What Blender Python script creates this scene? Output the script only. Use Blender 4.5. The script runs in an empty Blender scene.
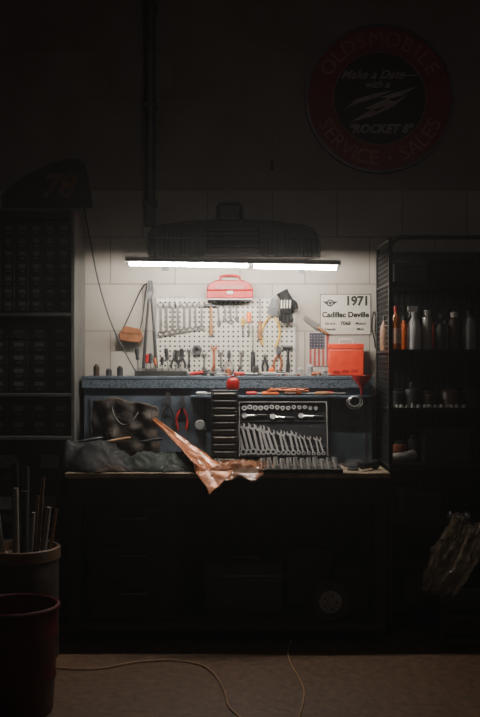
import bpy, bmesh, math, random
from mathutils import Vector, Matrix, noise
random.seed(7)
F=996.0; CY=-5.4; CZ=1.55
def PX(px,Y): return (px-240)*(Y-CY)/F
def PZ(py,Y): return CZ-(py-358.5)*(Y-CY)/F
def S(Y): return (Y-CY)/F
def FL(px,py,z=0.006):
    d=F*(CZ-z)/(py-358.5); return ((px-240)*d/F, d+CY, z)
COL=bpy.context.scene.collection
WY=0.75

# ---------------------------------------------------------------- materials
def mat(name,col,rough=.5,metal=0.,var=.25,scale=18,bump=0.,alpha=1.,trans=0.,emit=0.,coat=0.):
    m=bpy.data.materials.new(name); m.use_nodes=True
    nt=m.node_tree; b=nt.nodes['Principled BSDF']
    tc=nt.nodes.new('ShaderNodeTexCoord'); n=nt.nodes.new('ShaderNodeTexNoise')
    n.inputs['Scale'].default_value=scale; n.inputs['Detail'].default_value=6
    nt.links.new(tc.outputs['Object'],n.inputs['Vector'])
    r=nt.nodes.new('ShaderNodeValToRGB')
    r.color_ramp.elements[0].position=.3; r.color_ramp.elements[1].position=.7
    lo=[max(0,c*(1-var)) for c in col]; hi=[min(1,c*(1+var)) for c in col]
    r.color_ramp.elements[0].color=(*lo,1); r.color_ramp.elements[1].color=(*hi,1)
    nt.links.new(n.outputs['Fac'],r.inputs['Fac']); nt.links.new(r.outputs['Color'],b.inputs['Base Color'])
    b.inputs['Roughness'].default_value=rough; b.inputs['Metallic'].default_value=metal
    b.inputs['Alpha'].default_value=alpha; b.inputs['Transmission Weight'].default_value=trans
    b.inputs['Coat Weight'].default_value=coat
    if bump:
        bp=nt.nodes.new('ShaderNodeBump'); bp.inputs['Strength'].default_value=bump; bp.inputs['Distance'].default_value=.01
        nt.links.new(n.outputs['Fac'],bp.inputs['Height']); nt.links.new(bp.outputs['Normal'],b.inputs['Normal'])
    if emit:
        b.inputs['Emission Color'].default_value=(1.0,.94,.85,1); b.inputs['Emission Strength'].default_value=emit
    return m
steel=mat('brushed_steel',(.45,.44,.42),.3,.35,.12)
pegsteel=mat('peg_tool_steel',(.19,.18,.17),.3,.4,.15)
chrome=mat('chrome',(.68,.67,.65),.2,.5,.1)
dsteel=mat('dark_steel',(.09,.09,.095),.4,.5)
rust=mat('rusty_iron',(.30,.09,.035),.7,.2,.4,40)
black=mat('black_rubber',(.02,.02,.022),.5)
blackm=mat('black_enamel',(.020,.020,.022),.35,.2)
red=mat('red_enamel',(.34,.007,.007),.4,0,.15)
redplastic=mat('red_plastic',(.42,.02,.02),.4)
orange=mat('orange_plastic',(.72,.055,.018),.45,0,.12)
orange2=mat('bright_orange_plastic',(.85,.17,.03),.4,0,.12)
yellow=mat('yellow_plastic',(.6,.36,.05),.4)
wood=mat('worn_wood',(.30,.15,.065),.6,0,.35,30,.1)
leather=mat('brown_leather',(.22,.08,.03),.5,0,.35,25,.3)
brownp=mat('copper_brown_sheet',(.40,.14,.058),.25,0.15,.45,16,.5,alpha=.9,coat=.35)
cream=mat('cream_paint',(.62,.58,.5),.5,0,.15)
white=mat('white_enamel',(.8,.79,.76),.4,0,.06)
bluegrey=mat('blue_grey_enamel',(.085,.11,.14),.5,.1,.4,8,.1)
greycab=mat('grey_green_cabinet',(.12,.115,.105),.5,.1,.25,8)
drawerm=mat('dark_drawer',(.045,.045,.043),.4,.1,.3,14)
cabdr=mat('cabinet_drawer_front',(.022,.022,.021),.4,.1,.3,14)
cablab=mat('cabinet_label',(.14,.14,.13),.5,0,.3)
greyp=mat('grey_plastic',(.3,.3,.3),.5)
bronze=mat('dark_bronze_metal',(.065,.052,.044),.4,.3,.3,14)
tarpm=mat('dark_green_canvas',(.014,.022,.017),.85,0,.6,22,.5)
tarpb=mat('charcoal_cloth',(.011,.011,.012),.85,0,.5,18,.5)
canvas=mat('brown_canvas',(.028,.018,.012),.75,0,.6,30,.7)
plasticbag=mat('cloudy_amber_plastic',(.38,.16,.08),.15,0,.5,22,.6,alpha=.58,coat=.5)
clearbag=mat('cloudy_clear_plastic',(.30,.23,.15),.12,0,.4,14,.5,alpha=.35,coat=.6)
amber=mat('amber_plastic',(.5,.13,.025),.25,0,.2)
paper=mat('aged_paper',(.52,.49,.42),.7,0,.08)
dpaper=mat('darker_paper',(.22,.20,.165),.7,0,.2)  # darker tone of the aged paper, used for rolls in the drum
ink=mat('black_ink',(.012,.012,.012),.8,0,.1)
card=mat('brown_cardboard',(.12,.07,.04),.8,0,.3,14)
darkcard=mat('dark_cardboard',(.038,.022,.013),.8,0,.3,14)
barrelm=mat('maroon_plastic',(.085,.007,.008),.4,0,.3,6)
signred=mat('faded_sign_red',(.25,.019,.017),.6,0,.3,9)
signblue=mat('sign_navy',(.012,.014,.018),.6,0,.25,9)
signcream=mat('faded_sign_lettering',(.46,.39,.36),.6,0,.25,25)
signpink=mat('faded_red_lettering',(.48,.23,.19),.6,0,.3,25)
tubem=mat('lit_fluorescent_glass',(1,1,1),.3,0,.0,5,emit=370.)
cordm=mat('tan_cord_rubber',(.34,.2,.1),.55,0,.2)
flagred=mat('flag_red',(.32,.04,.035),.7); flagblue=mat('flag_blue',(.025,.027,.045),.7); flagw=mat('flag_cream',(.38,.32,.26),.7)
topm=mat('worn_bench_top',(.34,.26,.18),.4,.1,.5,9,.25)

def dots(name,base,hole,pitch,rad,rough=.5):
    m=bpy.data.materials.new(name); m.use_nodes=True; nt=m.node_tree; b=nt.nodes['Principled BSDF']
    L=nt.links.new
    tc=nt.nodes.new('ShaderNodeTexCoord')
    sc=nt.nodes.new('ShaderNodeVectorMath'); sc.operation='SCALE'; sc.inputs['Scale'].default_value=1/pitch
    fr=nt.nodes.new('ShaderNodeVectorMath'); fr.operation='FRACTION'
    sx=nt.nodes.new('ShaderNodeSeparateXYZ'); cb=nt.nodes.new('ShaderNodeCombineXYZ')
    ds=nt.nodes.new('ShaderNodeVectorMath'); ds.operation='DISTANCE'; ds.inputs[1].default_value=(.5,0,.5)
    lt=nt.nodes.new('ShaderNodeMath'); lt.operation='LESS_THAN'; lt.inputs[1].default_value=rad
    L(tc.outputs['Object'],sc.inputs[0]); L(sc.outputs[0],fr.inputs[0]); L(fr.outputs[0],sx.inputs[0])
    L(sx.outputs['X'],cb.inputs['X']); L(sx.outputs['Z'],cb.inputs['Z']); L(cb.outputs[0],ds.inputs[0]); L(ds.outputs['Value'],lt.inputs[0])
    mx=nt.nodes.new('ShaderNodeMix'); mx.data_type='RGBA'
    mx.inputs[6].default_value=(*base,1); mx.inputs[7].default_value=(*hole,1)
    L(lt.outputs[0],mx.inputs[0]); L(mx.outputs[2],b.inputs['Base Color']); b.inputs['Roughness'].default_value=rough
    return m
pegm=dots('white_pegboard',(.52,.48,.41),(.015,.015,.015),.030,.22)

def diamond():
    m=bpy.data.materials.new('blue_tread_plate'); m.use_nodes=True; nt=m.node_tree; b=nt.nodes['Principled BSDF']; L=nt.links.new
    tc=nt.nodes.new('ShaderNodeTexCoord'); v=nt.nodes.new('ShaderNodeTexVoronoi'); v.inputs['Scale'].default_value=100
    L(tc.outputs['Object'],v.inputs['Vector'])
    r=nt.nodes.new('ShaderNodeValToRGB'); r.color_ramp.elements[0].color=(.24,.30,.36,1); r.color_ramp.elements[1].color=(.03,.042,.055,1)
    L(v.outputs['Distance'],r.inputs['Fac']); L(r.outputs[0],b.inputs['Base Color'])
    bp=nt.nodes.new('ShaderNodeBump'); bp.inputs['Strength'].default_value=.5; bp.inputs['Distance'].default_value=.003; bp.invert=True
    L(v.outputs['Distance'],bp.inputs['Height']); L(bp.outputs[0],b.inputs['Normal'])
    b.inputs['Roughness'].default_value=.35; b.inputs['Metallic'].default_value=.3
    return m
treadm=diamond()

def wallmat():
    m=bpy.data.materials.new('painted_block_wall'); m.use_nodes=True; nt=m.node_tree; b=nt.nodes['Principled BSDF']; L=nt.links.new
    N=nt.nodes.new
    tc=N('ShaderNodeTexCoord'); sx=N('ShaderNodeSeparateXYZ'); L(tc.outputs['Object'],sx.inputs[0])
    cb=N('ShaderNodeCombineXYZ'); L(sx.outputs['X'],cb.inputs['X'])
    ad=N('ShaderNodeMath'); ad.operation='ADD'; ad.inputs[1].default_value=.02; L(sx.outputs['Z'],ad.inputs[0]); L(ad.outputs[0],cb.inputs['Y'])
    br=N('ShaderNodeTexBrick'); L(cb.outputs[0],br.inputs['Vector'])
    br.inputs['Scale'].default_value=1; br.inputs['Brick Width'].default_value=.40; br.inputs['Row Height'].default_value=.29
    br.inputs['Mortar Size'].default_value=.004; br.inputs['Mortar Smooth'].default_value=.4
    br.inputs['Color1'].default_value=(1,1,1,1); br.inputs['Color2'].default_value=(.93,.93,.93,1); br.inputs['Mortar'].default_value=(.5,.48,.45,1)
    n=N('ShaderNodeTexNoise'); n.inputs['Scale'].default_value=3; n.inputs['Detail'].default_value=8; L(tc.outputs['Object'],n.inputs['Vector'])
    rn=N('ShaderNodeValToRGB'); rn.color_ramp.elements[0].position=.3; rn.color_ramp.elements[1].position=.7
    rn.color_ramp.elements[0].color=(.72,.69,.65,1); rn.color_ramp.elements[1].color=(1,1,1,1); L(n.outputs['Fac'],rn.inputs['Fac'])
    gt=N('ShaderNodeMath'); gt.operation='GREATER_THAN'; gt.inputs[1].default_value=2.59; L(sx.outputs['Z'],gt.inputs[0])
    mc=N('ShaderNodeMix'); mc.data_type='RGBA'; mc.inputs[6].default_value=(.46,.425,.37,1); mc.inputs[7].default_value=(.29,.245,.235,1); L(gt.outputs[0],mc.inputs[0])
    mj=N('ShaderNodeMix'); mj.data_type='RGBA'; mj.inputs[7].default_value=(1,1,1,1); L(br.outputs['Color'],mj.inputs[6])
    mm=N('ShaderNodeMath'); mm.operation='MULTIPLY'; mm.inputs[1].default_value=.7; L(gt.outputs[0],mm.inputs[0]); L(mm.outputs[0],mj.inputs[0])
    m1=N('ShaderNodeMix'); m1.data_type='RGBA'; m1.blend_type='MULTIPLY'; m1.inputs[0].default_value=1
    L(mc.outputs[2],m1.inputs[6]); L(mj.outputs[2],m1.inputs[7])
    m2=N('ShaderNodeMix'); m2.data_type='RGBA'; m2.blend_type='MULTIPLY'; m2.inputs[0].default_value=1
    L(m1.outputs[2],m2.inputs[6]); L(rn.outputs['Color'],m2.inputs[7]); L(m2.outputs[2],b.inputs['Base Color'])
    bp=N('ShaderNodeBump'); bp.inputs['Strength'].default_value=.25; bp.inputs['Distance'].default_value=.005; bp.invert=True
    L(br.outputs['Fac'],bp.inputs['Height']); L(bp.outputs[0],b.inputs['Normal']); b.inputs['Roughness'].default_value=.65
    return m
wallm=wallmat()
floorm=mat('stained_concrete_floor',(.090,.044,.019),.65,0,.5,22,.7)
ceilm=mat('dark_ceiling',(.08,.07,.07),.8)

# ---------------------------------------------------------------- mesh builder
class M:
    def __init__(s): s.v=[]; s.f=[]; s.mi=[]; s.c=0
    def use(s,i): s.c=i; return s
    def _add(s,vs,fs):
        o=len(s.v); s.v+= [tuple(v) for v in vs]; s.f+=[tuple(i+o for i in f) for f in fs]; s.mi+=[s.c]*len(fs); return s
    def box(s,c,d,rot=None):
        vs=[]
        for x in(-.5,.5):
            for y in(-.5,.5):
                for z in(-.5,.5):
                    p=Vector((x*d[0],y*d[1],z*d[2]))
                    if rot: p=rot@p
                    vs.append(p+Vector(c))
        return s._add(vs,[(0,1,3,2),(4,6,7,5),(0,4,5,1),(2,3,7,6),(0,2,6,4),(1,5,7,3)])
    def bb(s,x0,x1,y0,y1,z0,z1): return s.box(((x0+x1)/2,(y0+y1)/2,(z0+z1)/2),(x1-x0,y1-y0,z1-z0))
    def tube(s,pts,r,n=8,closed=False):
        P=[Vector(p) for p in pts]; k=len(P); R=r if isinstance(r,(list,tuple)) else [r]*k
        vs=[];fs=[]; up=None
        for i in range(k):
            if closed: t=P[(i+1)%k]-P[i-1]
            else: t=P[min(i+1,k-1)]-P[max(i-1,0)]
            if t.length<1e-9: t=Vector((0,0,1))
            t.normalize()
            if up is None: up=t.orthogonal().normalized()
            up=(up-t*up.dot(t)); 
            if up.length<1e-6: up=t.orthogonal()
            up.normalize(); w=t.cross(up)
            for j in range(n):
                a=2*math.pi*j/n; vs.append(P[i]+(up*math.cos(a)+w*math.sin(a))*R[i])
        for i in range(k if closed else k-1):
            for j in range(n):
                a=i*n+j;b=i*n+(j+1)%n;c=((i+1)%k)*n+(j+1)%n;d=((i+1)%k)*n+j; fs.append((a,b,c,d))
        if not closed: fs.append(tuple(range(n))); fs.append(tuple((k-1)*n+j for j in range(n)))
        return s._add(vs,fs)
    def cyl(s,a,b,r0,r1=None,n=18): return s.tube([a,b],[r0,r0 if r1 is None else r1],n)
    def lathe(s,prof,n=28,org=(0,0,0),axis='Z'):
        vs=[];fs=[];k=len(prof)
        for r,z in prof:
            for j in range(n):
                a=2*math.pi*j/n; x,y=r*math.cos(a),r*math.sin(a)
                p=(x,y,z) if axis=='Z' else ((x,z,y) if axis=='Y' else (z,x,y))
                vs.append((p[0]+org[0],p[1]+org[1],p[2]+org[2]))
        for i in range(k-1):
            for j in range(n): fs.append((i*n+j,i*n+(j+1)%n,(i+1)*n+(j+1)%n,(i+1)*n+j))
        if prof[0][0]>1e-5: fs.append(tuple(range(n)))
        if prof[-1][0]>1e-5: fs.append(tuple((k-1)*n+j for j in range(n)))
        return s._add(vs,fs)
    def prism(s,poly,y0,y1):
        k=len(poly); vs=[(x,y0,z) for x,z in poly]+[(x,y1,z) for x,z in poly]
        fs=[tuple(range(k)),tuple(range(2*k-1,k-1,-1))]+[(i,(i+1)%k,k+(i+1)%k,k+i) for i in range(k)]
        return s._add(vs,fs)
    def prismx(s,poly,x0,x1):
        k=len(poly); vs=[(x0,y,z) for y,z in poly]+[(x1,y,z) for y,z in poly]
        fs=[tuple(range(k)),tuple(range(2*k-1,k-1,-1))]+[(i,(i+1)%k,k+(i+1)%k,k+i) for i in range(k)]
        return s._add(vs,fs)
    def ring(s,cx,cz,ri,ro,y0,y1,n=24):
        vs=[];fs=[]
        for j in range(n):
            a=2*math.pi*j/n; c,q=math.cos(a),math.sin(a)
            vs+=[(cx+ri*c,y0,cz+ri*q),(cx+ro*c,y0,cz+ro*q),(cx+ro*c,y1,cz+ro*q),(cx+ri*c,y1,cz+ri*q)]
        for j in range(n):
            k=(j+1)%n
            for q in range(4): fs.append((j*4+q,j*4+(q+1)%4,k*4+(q+1)%4,k*4+q))
        return s._add(vs,fs)
    def grid(s,nx,ny,fn):
        vs=[fn(i/nx,j/ny) for j in range(ny+1) for i in range(nx+1)]
        fs=[(j*(nx+1)+i,j*(nx+1)+i+1,(j+1)*(nx+1)+i+1,(j+1)*(nx+1)+i) for j in range(ny) for i in range(nx)]
        return s._add(vs,fs)
    def addmesh(s,me,mx):
        return s._add([mx@v.co for v in me.vertices],[tuple(p.vertices) for p in me.polygons])
    def mesh(s,name,mats,recalc=True,angle=35):
        me=bpy.data.meshes.new(name); me.from_pydata(s.v,[],s.f)
        if not isinstance(mats,(list,tuple)): mats=[mats]
        for m in mats: me.materials.append(m)
        for p,i in zip(me.polygons,s.mi): p.material_index=i
        if recalc:
            bm=bmesh.new(); bm.from_mesh(me); bmesh.ops.recalc_face_normals(bm,faces=bm.faces); bm.to_mesh(me); bm.free()
        me.shade_smooth(); me.set_sharp_from_angle(angle=math.radians(angle)); me.update()
        return me
def cat(pts,k=6,closed=False):
    P=[Vector(p) for p in pts]; n=len(P); out=[]
    rng=range(n if closed else n-1)
    for i in rng:
        if closed: a,b,c,d=P[i-1],P[i],P[(i+1)%n],P[(i+2)%n]
        else: a,b,c,d=P[max(i-1,0)],P[i],P[i+1],P[min(i+2,n-1)]
        for j in range(k):
            t=j/k; out.append(.5*((2*b)+(-a+c)*t+(2*a-5*b+4*c-d)*t*t+(-a+3*b-3*c+d)*t**3))
    if not closed: out.append(P[-1])
    return out
def obj(name,me,loc=(0,0,0),rot=(0,0,0),parent=None,bev=0,solid=0):
    o=bpy.data.objects.new(name,me); COL.objects.link(o); o.location=loc; o.rotation_euler=rot
    if me is None: o.empty_display_size=.05
    if parent: o.parent=parent
    if solid:
        m=o.modifiers.new('thickness','SOLIDIFY'); m.thickness=solid
    if bev:
        m=o.modifiers.new('bevel','BEVEL'); m.width=bev; m.segments=2; m.limit_method='ANGLE'
    return o
def thing(name,label,category,me=None,loc=(0,0,0),rot=(0,0,0),group=None,bev=0,solid=0,stuff=False):
    o=obj(name,me,loc,rot,None,bev,solid); o['label']=label; o['category']=category
    if group: o['group']=group
    if stuff: o['kind']='stuff'
    return o
def part(par,name,me,loc=(0,0,0),rot=(0,0,0),label=None,bev=0,solid=0):
    o=obj(name,me,loc,rot,par,bev,solid)
    if label: o['label']=label
    return o
def struct(name,me,loc=(0,0,0)):
    o=obj(name,me,loc); o['kind']='structure'; return o
def text_me(s,size,shear=0.,offset=0.,extrude=.001,spacing=1.,ax='CENTER'):
    cu=bpy.data.curves.new('lettering_curve','FONT'); cu.body=s; cu.size=size; cu.extrude=extrude; cu.align_x=ax; cu.align_y='CENTER'
    cu.shear=shear; cu.offset=offset; cu.space_character=spacing; cu.resolution_u=4
    ob=bpy.data.objects.new('lettering_tmp',cu); COL.objects.link(ob); dg=bpy.context.evaluated_depsgraph_get(); dg.update()
    me=bpy.data.meshes.new_from_object(ob.evaluated_get(dg)); bpy.data.objects.remove(ob); return me
RX=Matrix.Rotation(math.pi/2,4,'X')
def put_letters(par,items,mt,y):
    for (s,size,x,z,kw) in items:
        part(par,'lettering',M().addmesh(text_me(s,size,**kw),RX).mesh('lettering',mt,recalc=False),(x,y,z))

# ---------------------------------------------------------------- setting
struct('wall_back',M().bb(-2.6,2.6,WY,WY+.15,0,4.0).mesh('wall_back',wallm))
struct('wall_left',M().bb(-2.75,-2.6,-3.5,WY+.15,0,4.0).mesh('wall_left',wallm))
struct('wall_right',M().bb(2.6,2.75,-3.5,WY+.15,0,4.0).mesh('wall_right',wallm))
struct('floor',M().bb(-2.75,2.75,-6.5,WY+.15,-.1,0).mesh('floor',floorm))
struct('ceiling',M().bb(-2.75,2.75,-3.5,WY+.15,4.0,4.1).mesh('ceiling',ceilm))
x=PX(150,.70)
o=thing('conduit_pipe','dark vertical painted conduit pipe running up the wall','pipe')
part(o,'pipe',M().cyl((x,.705,2.36),(x,.705,3.99),.034).mesh('pipe',dsteel))
for z in (2.5,3.1,3.7): part(o,'clamp',M().bb(x-.045,x+.045,.662,.749,z-.015,z+.015).mesh('clamp',dsteel),bev=.004)
thing('wall_hook','small dark metal hook screwed into the wall','hook',
  M().bb(-.012,.012,.0,.012,-.03,.03).tube(cat([(0,0,.01),(0,-.03,0),(0,-.045,-.02),(0,-.03,-.035)]),.005).mesh('wall_hook',dsteel),(PX(272,.74),.737,PZ(165,.74)))

# ---------------------------------------------------------------- round sign
def sign():
    R=74*S(.72); cx,cz=PX(380,.72),PZ(98,.72)
    s=thing('round_sign','large round dark red service sign with navy centre and lettering','sign',None,(cx,.75,cz))
    part(s,'panel',M().lathe([(R,-.018),(R,-.001)],96,axis='Y').mesh('panel',signred))
    part(s,'rim',M().ring(0,0,R-.012,R+.004,-.026,-.001,96).mesh('rim',dsteel),label='thin dark metal rim')
    part(s,'center_disc',M().lathe([(.285,-.021),(.285,-.0185)],80,axis='Y').mesh('center_disc',signblue),label='navy disc')
    part(s,'trim_ring',M().ring(0,0,.283,.288,-.023,-.0185,80).mesh('trim_ring',signpink))
    wid={'I':.55,'M':1.25,'O':1.12,' ':.6,'•':.6,'L':.85,'E':.9,'S':.92,'V':1.,'R':1.,'C':1.,'A':1.,'D':1.05,'B':1.}
    def arc(txt,a0,a1,r,top):
        ws=[wid.get(c,1) for c in txt]; tot=sum(ws); acc=0; m=M()
        for c,w in zip(txt,ws):
            t=(acc+w/2)/tot; acc+=w; a=math.radians(a0+(a1-a0)*t)
            if c=='•':
                m.lathe([(.012,-.022),(.012,-.019)],16,org=(r*math.cos(a),0,r*math.sin(a)),axis='Y'); continue
            rot=a-math.pi/2 if top else a+math.pi/2
            m.addmesh(text_me(c,.125,offset=.0),Matrix.Translation((r*math.cos(a),-.021,r*math.sin(a)))@Matrix.Rotation(-rot,4,'Y')@RX)
        part(s,'lettering',m.mesh('lettering',signpink,recalc=False))
    arc('OLDSMOBILE',156,24,.365,True); arc('SERVICE',200,269.3,.37,False); arc('•',276,283,.37,False); arc('SALES',289.2,340,.37,False)
    put_letters(s,[('Make a Date—',.075,-.01,.145,dict(shear=.45,offset=.001)),('with a',.062,-.02,.085,dict(shear=.45,offset=.001)),
        ('"ROCKET 8"',.073,.0,-.19,dict(shear=.3,offset=.003))],signcream,-.0225)
    def px(a,b): return ((a-380)*S(.72),-(b-98)*S(.72))
    def em(poly,y): part(s,'rocket_emblem',M().prism([px(*p) for p in poly],y,-.0215).mesh('rocket_emblem',signcream))
    em([(418,86),(402,95),(388,99),(396,102),(372,110),(380,112),(350,122),(372,109),(364,108),(388,98),(380,97),(400,91)],-.0245)
    em([(408,94),(394,106),(372,116),(354,121),(376,112),(392,103)],-.0242)
    em([(394,90),(374,98),(354,104),(343,111),(356,99),(376,93)],-.0240)
sign()

# ---------------------------------------------------------------- radiator grille
def grille():
    Y=.62; k=S(Y)
    def q(a,b): return ((a-233)*k,-(b-258)*k)
    g=thing('radiator_grille','dark bronze vintage vehicle grille with vertical slats above the lamp','grille',None,(PX(233,Y),.66,PZ(258,Y)))
    outer=[(148,257),(147,245),(148,233),(152,227),(163,224),(190,221),(215,219),(217,216),(217,206),(219,202),(240,202),(242,206),(242,216),(244,219),(275,221),(305,225),(314,228),(318,234),(320,245),(321,257)]
    part(g,'backing_panel',M().prism([q(*p) for p in outer],.05,.088).mesh('backing_panel',mat('dark_brown_steel',(.022,.018,.016),.5,.3)),bev=.004)
    part(g,'frame',M().tube([(q(*p)[0],.02,q(*p)[1]) for p in outer],.009,8,True).mesh('frame',bronze))
    for a,b in ((153,205),(262,317)):
        m=M()
        while a<b:
            top=222+6*(abs(a-233)/85)**1.5+4
            x,z0=q(a,255); _,z1=q(a,top)
            m.bb(x-.004,x+.004,.0,.05,z0,z1)
            a+=4.3
        part(g,'slats',m.mesh('slats',bronze))
    m=M(); x0,z0=q(205,250); x1,z1=q(260,228)
    for i in range(6):
        z=z0+(z1-z0)*i/5; m.bb(x0,x1,-.006,.05,z-.003,z+.003)
    part(g,'louvres',m.mesh('louvres',bronze))
    xa,za=q(219,204); xb,zb=q(240,218)
    part(g,'badge_block',M().bb(xa,xb,-.01,.05,zb,za).mesh('badge_block',bronze),bev=.008)
    x0,_=q(150,0);x1,_=q(318,0)
    part(g,'crossbar',M().bb(x0,x1,-.01,.0,q(0,237)[1]-.005,q(0,237)[1]+.005).mesh('crossbar',bronze),bev=.003)
grille()

# ---------------------------------------------------------------- fluorescent lamp
def lamp():
    Y=.22; cx,cz=PX(233,Y),PZ(264,Y)
    L=thing('fluorescent_shop_light','long dark shop light with glowing tubes over the workbench','lamp',None,(cx,Y,cz),(0,.018,0))
    h=.605
    part(L,'housing',M().prismx([(-.02,.030),(.02,.030),(.026,.018),(.064,.003),(.064,.0),(-.042,.004),(-.042,.008),(-.024,.018)],-h,h).mesh('housing',greyp))
    part(L,'reflector',M().prismx([(-.04,.0005),(.062,-.003),(.062,-.0005),(-.04,.0035)],-h+.004,h-.004).mesh('reflector',white),label='white underside reflector')
    for a,b,z in ((-.595,.095,-.0115),(.105,.595,-.0155)):
        part(L,'fluorescent_tube',M().cyl((a+.012,0,z),(b-.012,0,z),.0075,n=14).mesh('fluorescent_tube',tubem),label='glowing white tube')
        for e in (a,b): 
            x0,x1=(e,e+.012) if e==a else (e-.012,e)
            part(L,'lamp_holder',M().bb(x0,x1,-.010,.010,z-.009,.0).mesh('lamp_holder',white),bev=.002)
    for e in (-.42,.42):
        part(L,'bracket',M().bb(e-.01,e+.01,.0,.525,.0305,.037).bb(e-.02,e+.02,.517,.525,.0,.0305).mesh('bracket',dsteel))
lamp()

# ---------------------------------------------------------------- workbench
BX0,BX1=-.95,.815; TZ=.93
def bench():
    b=thing('workbench','long dark workshop workbench with worn stained top and drawers','workbench',None,((BX0+BX1)/2,.36,0))
    w=(BX1-BX0)/2
    part(b,'bench_top',M().bb(-w,w,-.36,.37,TZ-.03,TZ).mesh('bench_top',topm),bev=.005)
    part(b,'apron',M().bb(-w+.02,w-.02,-.35,-.335,TZ-.17,TZ-.031).mesh('apron',blackm))
    for sx in(-w+.05,w-.05):
        for sy in(-.30,.31): part(b,'leg',M().bb(sx-.035,sx+.035,sy-.035,sy+.035,0,TZ-.031).mesh('leg',blackm),bev=.004)
    part(b,'lower_shelf',M().bb(-w+.02,w-.02,-.35,.35,.075,.11).mesh('lower_shelf',drawerm))
    part(b,'back_panel',M().bb(-w+.05,w-.05,.345,.36,.11,TZ-.05).mesh('back_panel',blackm))
    part(b,'drawer_pedestal',M().bb(-w+.12,-w+.62,-.31,.30,.111,TZ-.175).mesh('drawer_pedestal',blackm),bev=.004)
    for i in range(3):
        z=.13+i*.205; d=part(b,'drawer',M().bb(-w+.135,-w+.605,-.328,-.311,z,z+.19).mesh('drawer',blackm),bev=.004)
        part(d,'handle',M().tube([(-w+.3,-.329,z+.14),(-w+.3,-.345,z+.14),(-w+.44,-.345,z+.14),(-w+.44,-.329,z+.14)],.006).mesh('handle',dsteel))
bench()
tb=thing('toolbox','dark steel toolbox on the workbench lower shelf','toolbox',None,(.02,.3,.112))
part(tb,'body',M().bb(-.22,.22,-.12,.12,0,.2).mesh('body',drawerm),bev=.008)
part(tb,'lid',M().prismx([(-.122,.202),(.122,.202),(.122,.22),(.06,.27),(-.06,.27),(-.122,.22)],-.222,.222).mesh('lid',dsteel),bev=.006)
part(tb,'handle',M().tube(cat([(-.08,0,.268),(-.08,0,.3),(.08,0,.3),(.08,0,.268)],4),.008).mesh('handle',dsteel))
jc=thing('fuel_canister','dark metal fuel canister on the workbench lower shelf','canister',None,(.40,.42,.112))
part(jc,'body',M().prism([(-.12,0),(.12,0),(.13,.02),(.13,.30),(.10,.34),(-.10,.34),(-.13,.30),(-.13,.02)],-.07,.07).mesh('body',drawerm),bev=.01)
part(jc,'handle',M().tube(cat([(-.06,0,.338),(-.05,0,.375),(.05,0,.375),(.06,0,.338)],4),.009).mesh('handle',drawerm)); part(jc,'cap',M().lathe([(.02,.34),(.022,.345),(.022,.365),(.0,.367)],16,org=(.09,0,-.002)).mesh('cap',dsteel))
cr=thing('storage_box','dark cardboard box on the workbench lower shelf','box',None,(.63,.28,.112))
part(cr,'body',M().bb(-.08,.08,-.15,.12,0,.2).mesh('body',darkcard),bev=.003); part(cr,'lid',M().bb(-.083,.083,-.153,.123,.201,.235).mesh('lid',darkcard),bev=.003)
wx=PX(330,.04)
wh=thing('wheel','small dark rubber wheel with metal hub under the workbench','wheel',None,(wx,.05,.225))
part(wh,'tire',M().lathe([(.06,-.03),(.1,-.035),(.113,-.02),(.113,.02),(.1,.035),(.06,.03)],36,axis='Y').mesh('tire',drawerm))
part(wh,'hub',M().lathe([(.0,-.045),(.018,-.045),(.022,-.036),(.05,-.036),(.062,-.033),(.062,-.02)],30,axis='Y').mesh('hub',greyp))
for i in range(5):
    a=i*2*math.pi/5; part(wh,'lug_bolt',M().cyl((.036*math.cos(a),-.044,.036*math.sin(a)),(.036*math.cos(a),-.03,.036*math.sin(a)),.006,n=6).mesh('lug_bolt',dsteel))

HX0,HX1=PX(84,.5),PX(372,.5); HZ=1.446
def hutch():
    h=thing('bench_riser','blue-grey steel bench riser with tread plate edge','shelf',None,(0,.6,TZ))
    part(h,'body',M().bb(HX0,HX1,-.09,.13,.0,.495).mesh('body',bluegrey))
    part(h,'top_plate',M().bb(HX0-.01,HX1+.01,-.11,.135,.4955,HZ-TZ).mesh('top_plate',bluegrey),bev=.003)
    part(h,'tread_plate_edge',M().bb(HX0-.01,HX1+.01,-.108,-.0905,.445,.495).mesh('tread_plate_edge',treadm),label='blue diamond tread plate strip')
    part(h,'ledge',M().bb(PX(190,.45),HX1,-.155,-.0905,.39,.402).mesh('ledge',bluegrey),bev=.002)
    for a in (90,205,330,366):
        part(h,'seam_strip',M().bb(PX(a,.5)-.006,PX(a,.5)+.006,-.094,-.0902,.005,.385).mesh('seam_strip',dsteel))
hutch()
LZ=TZ+.402

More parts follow.
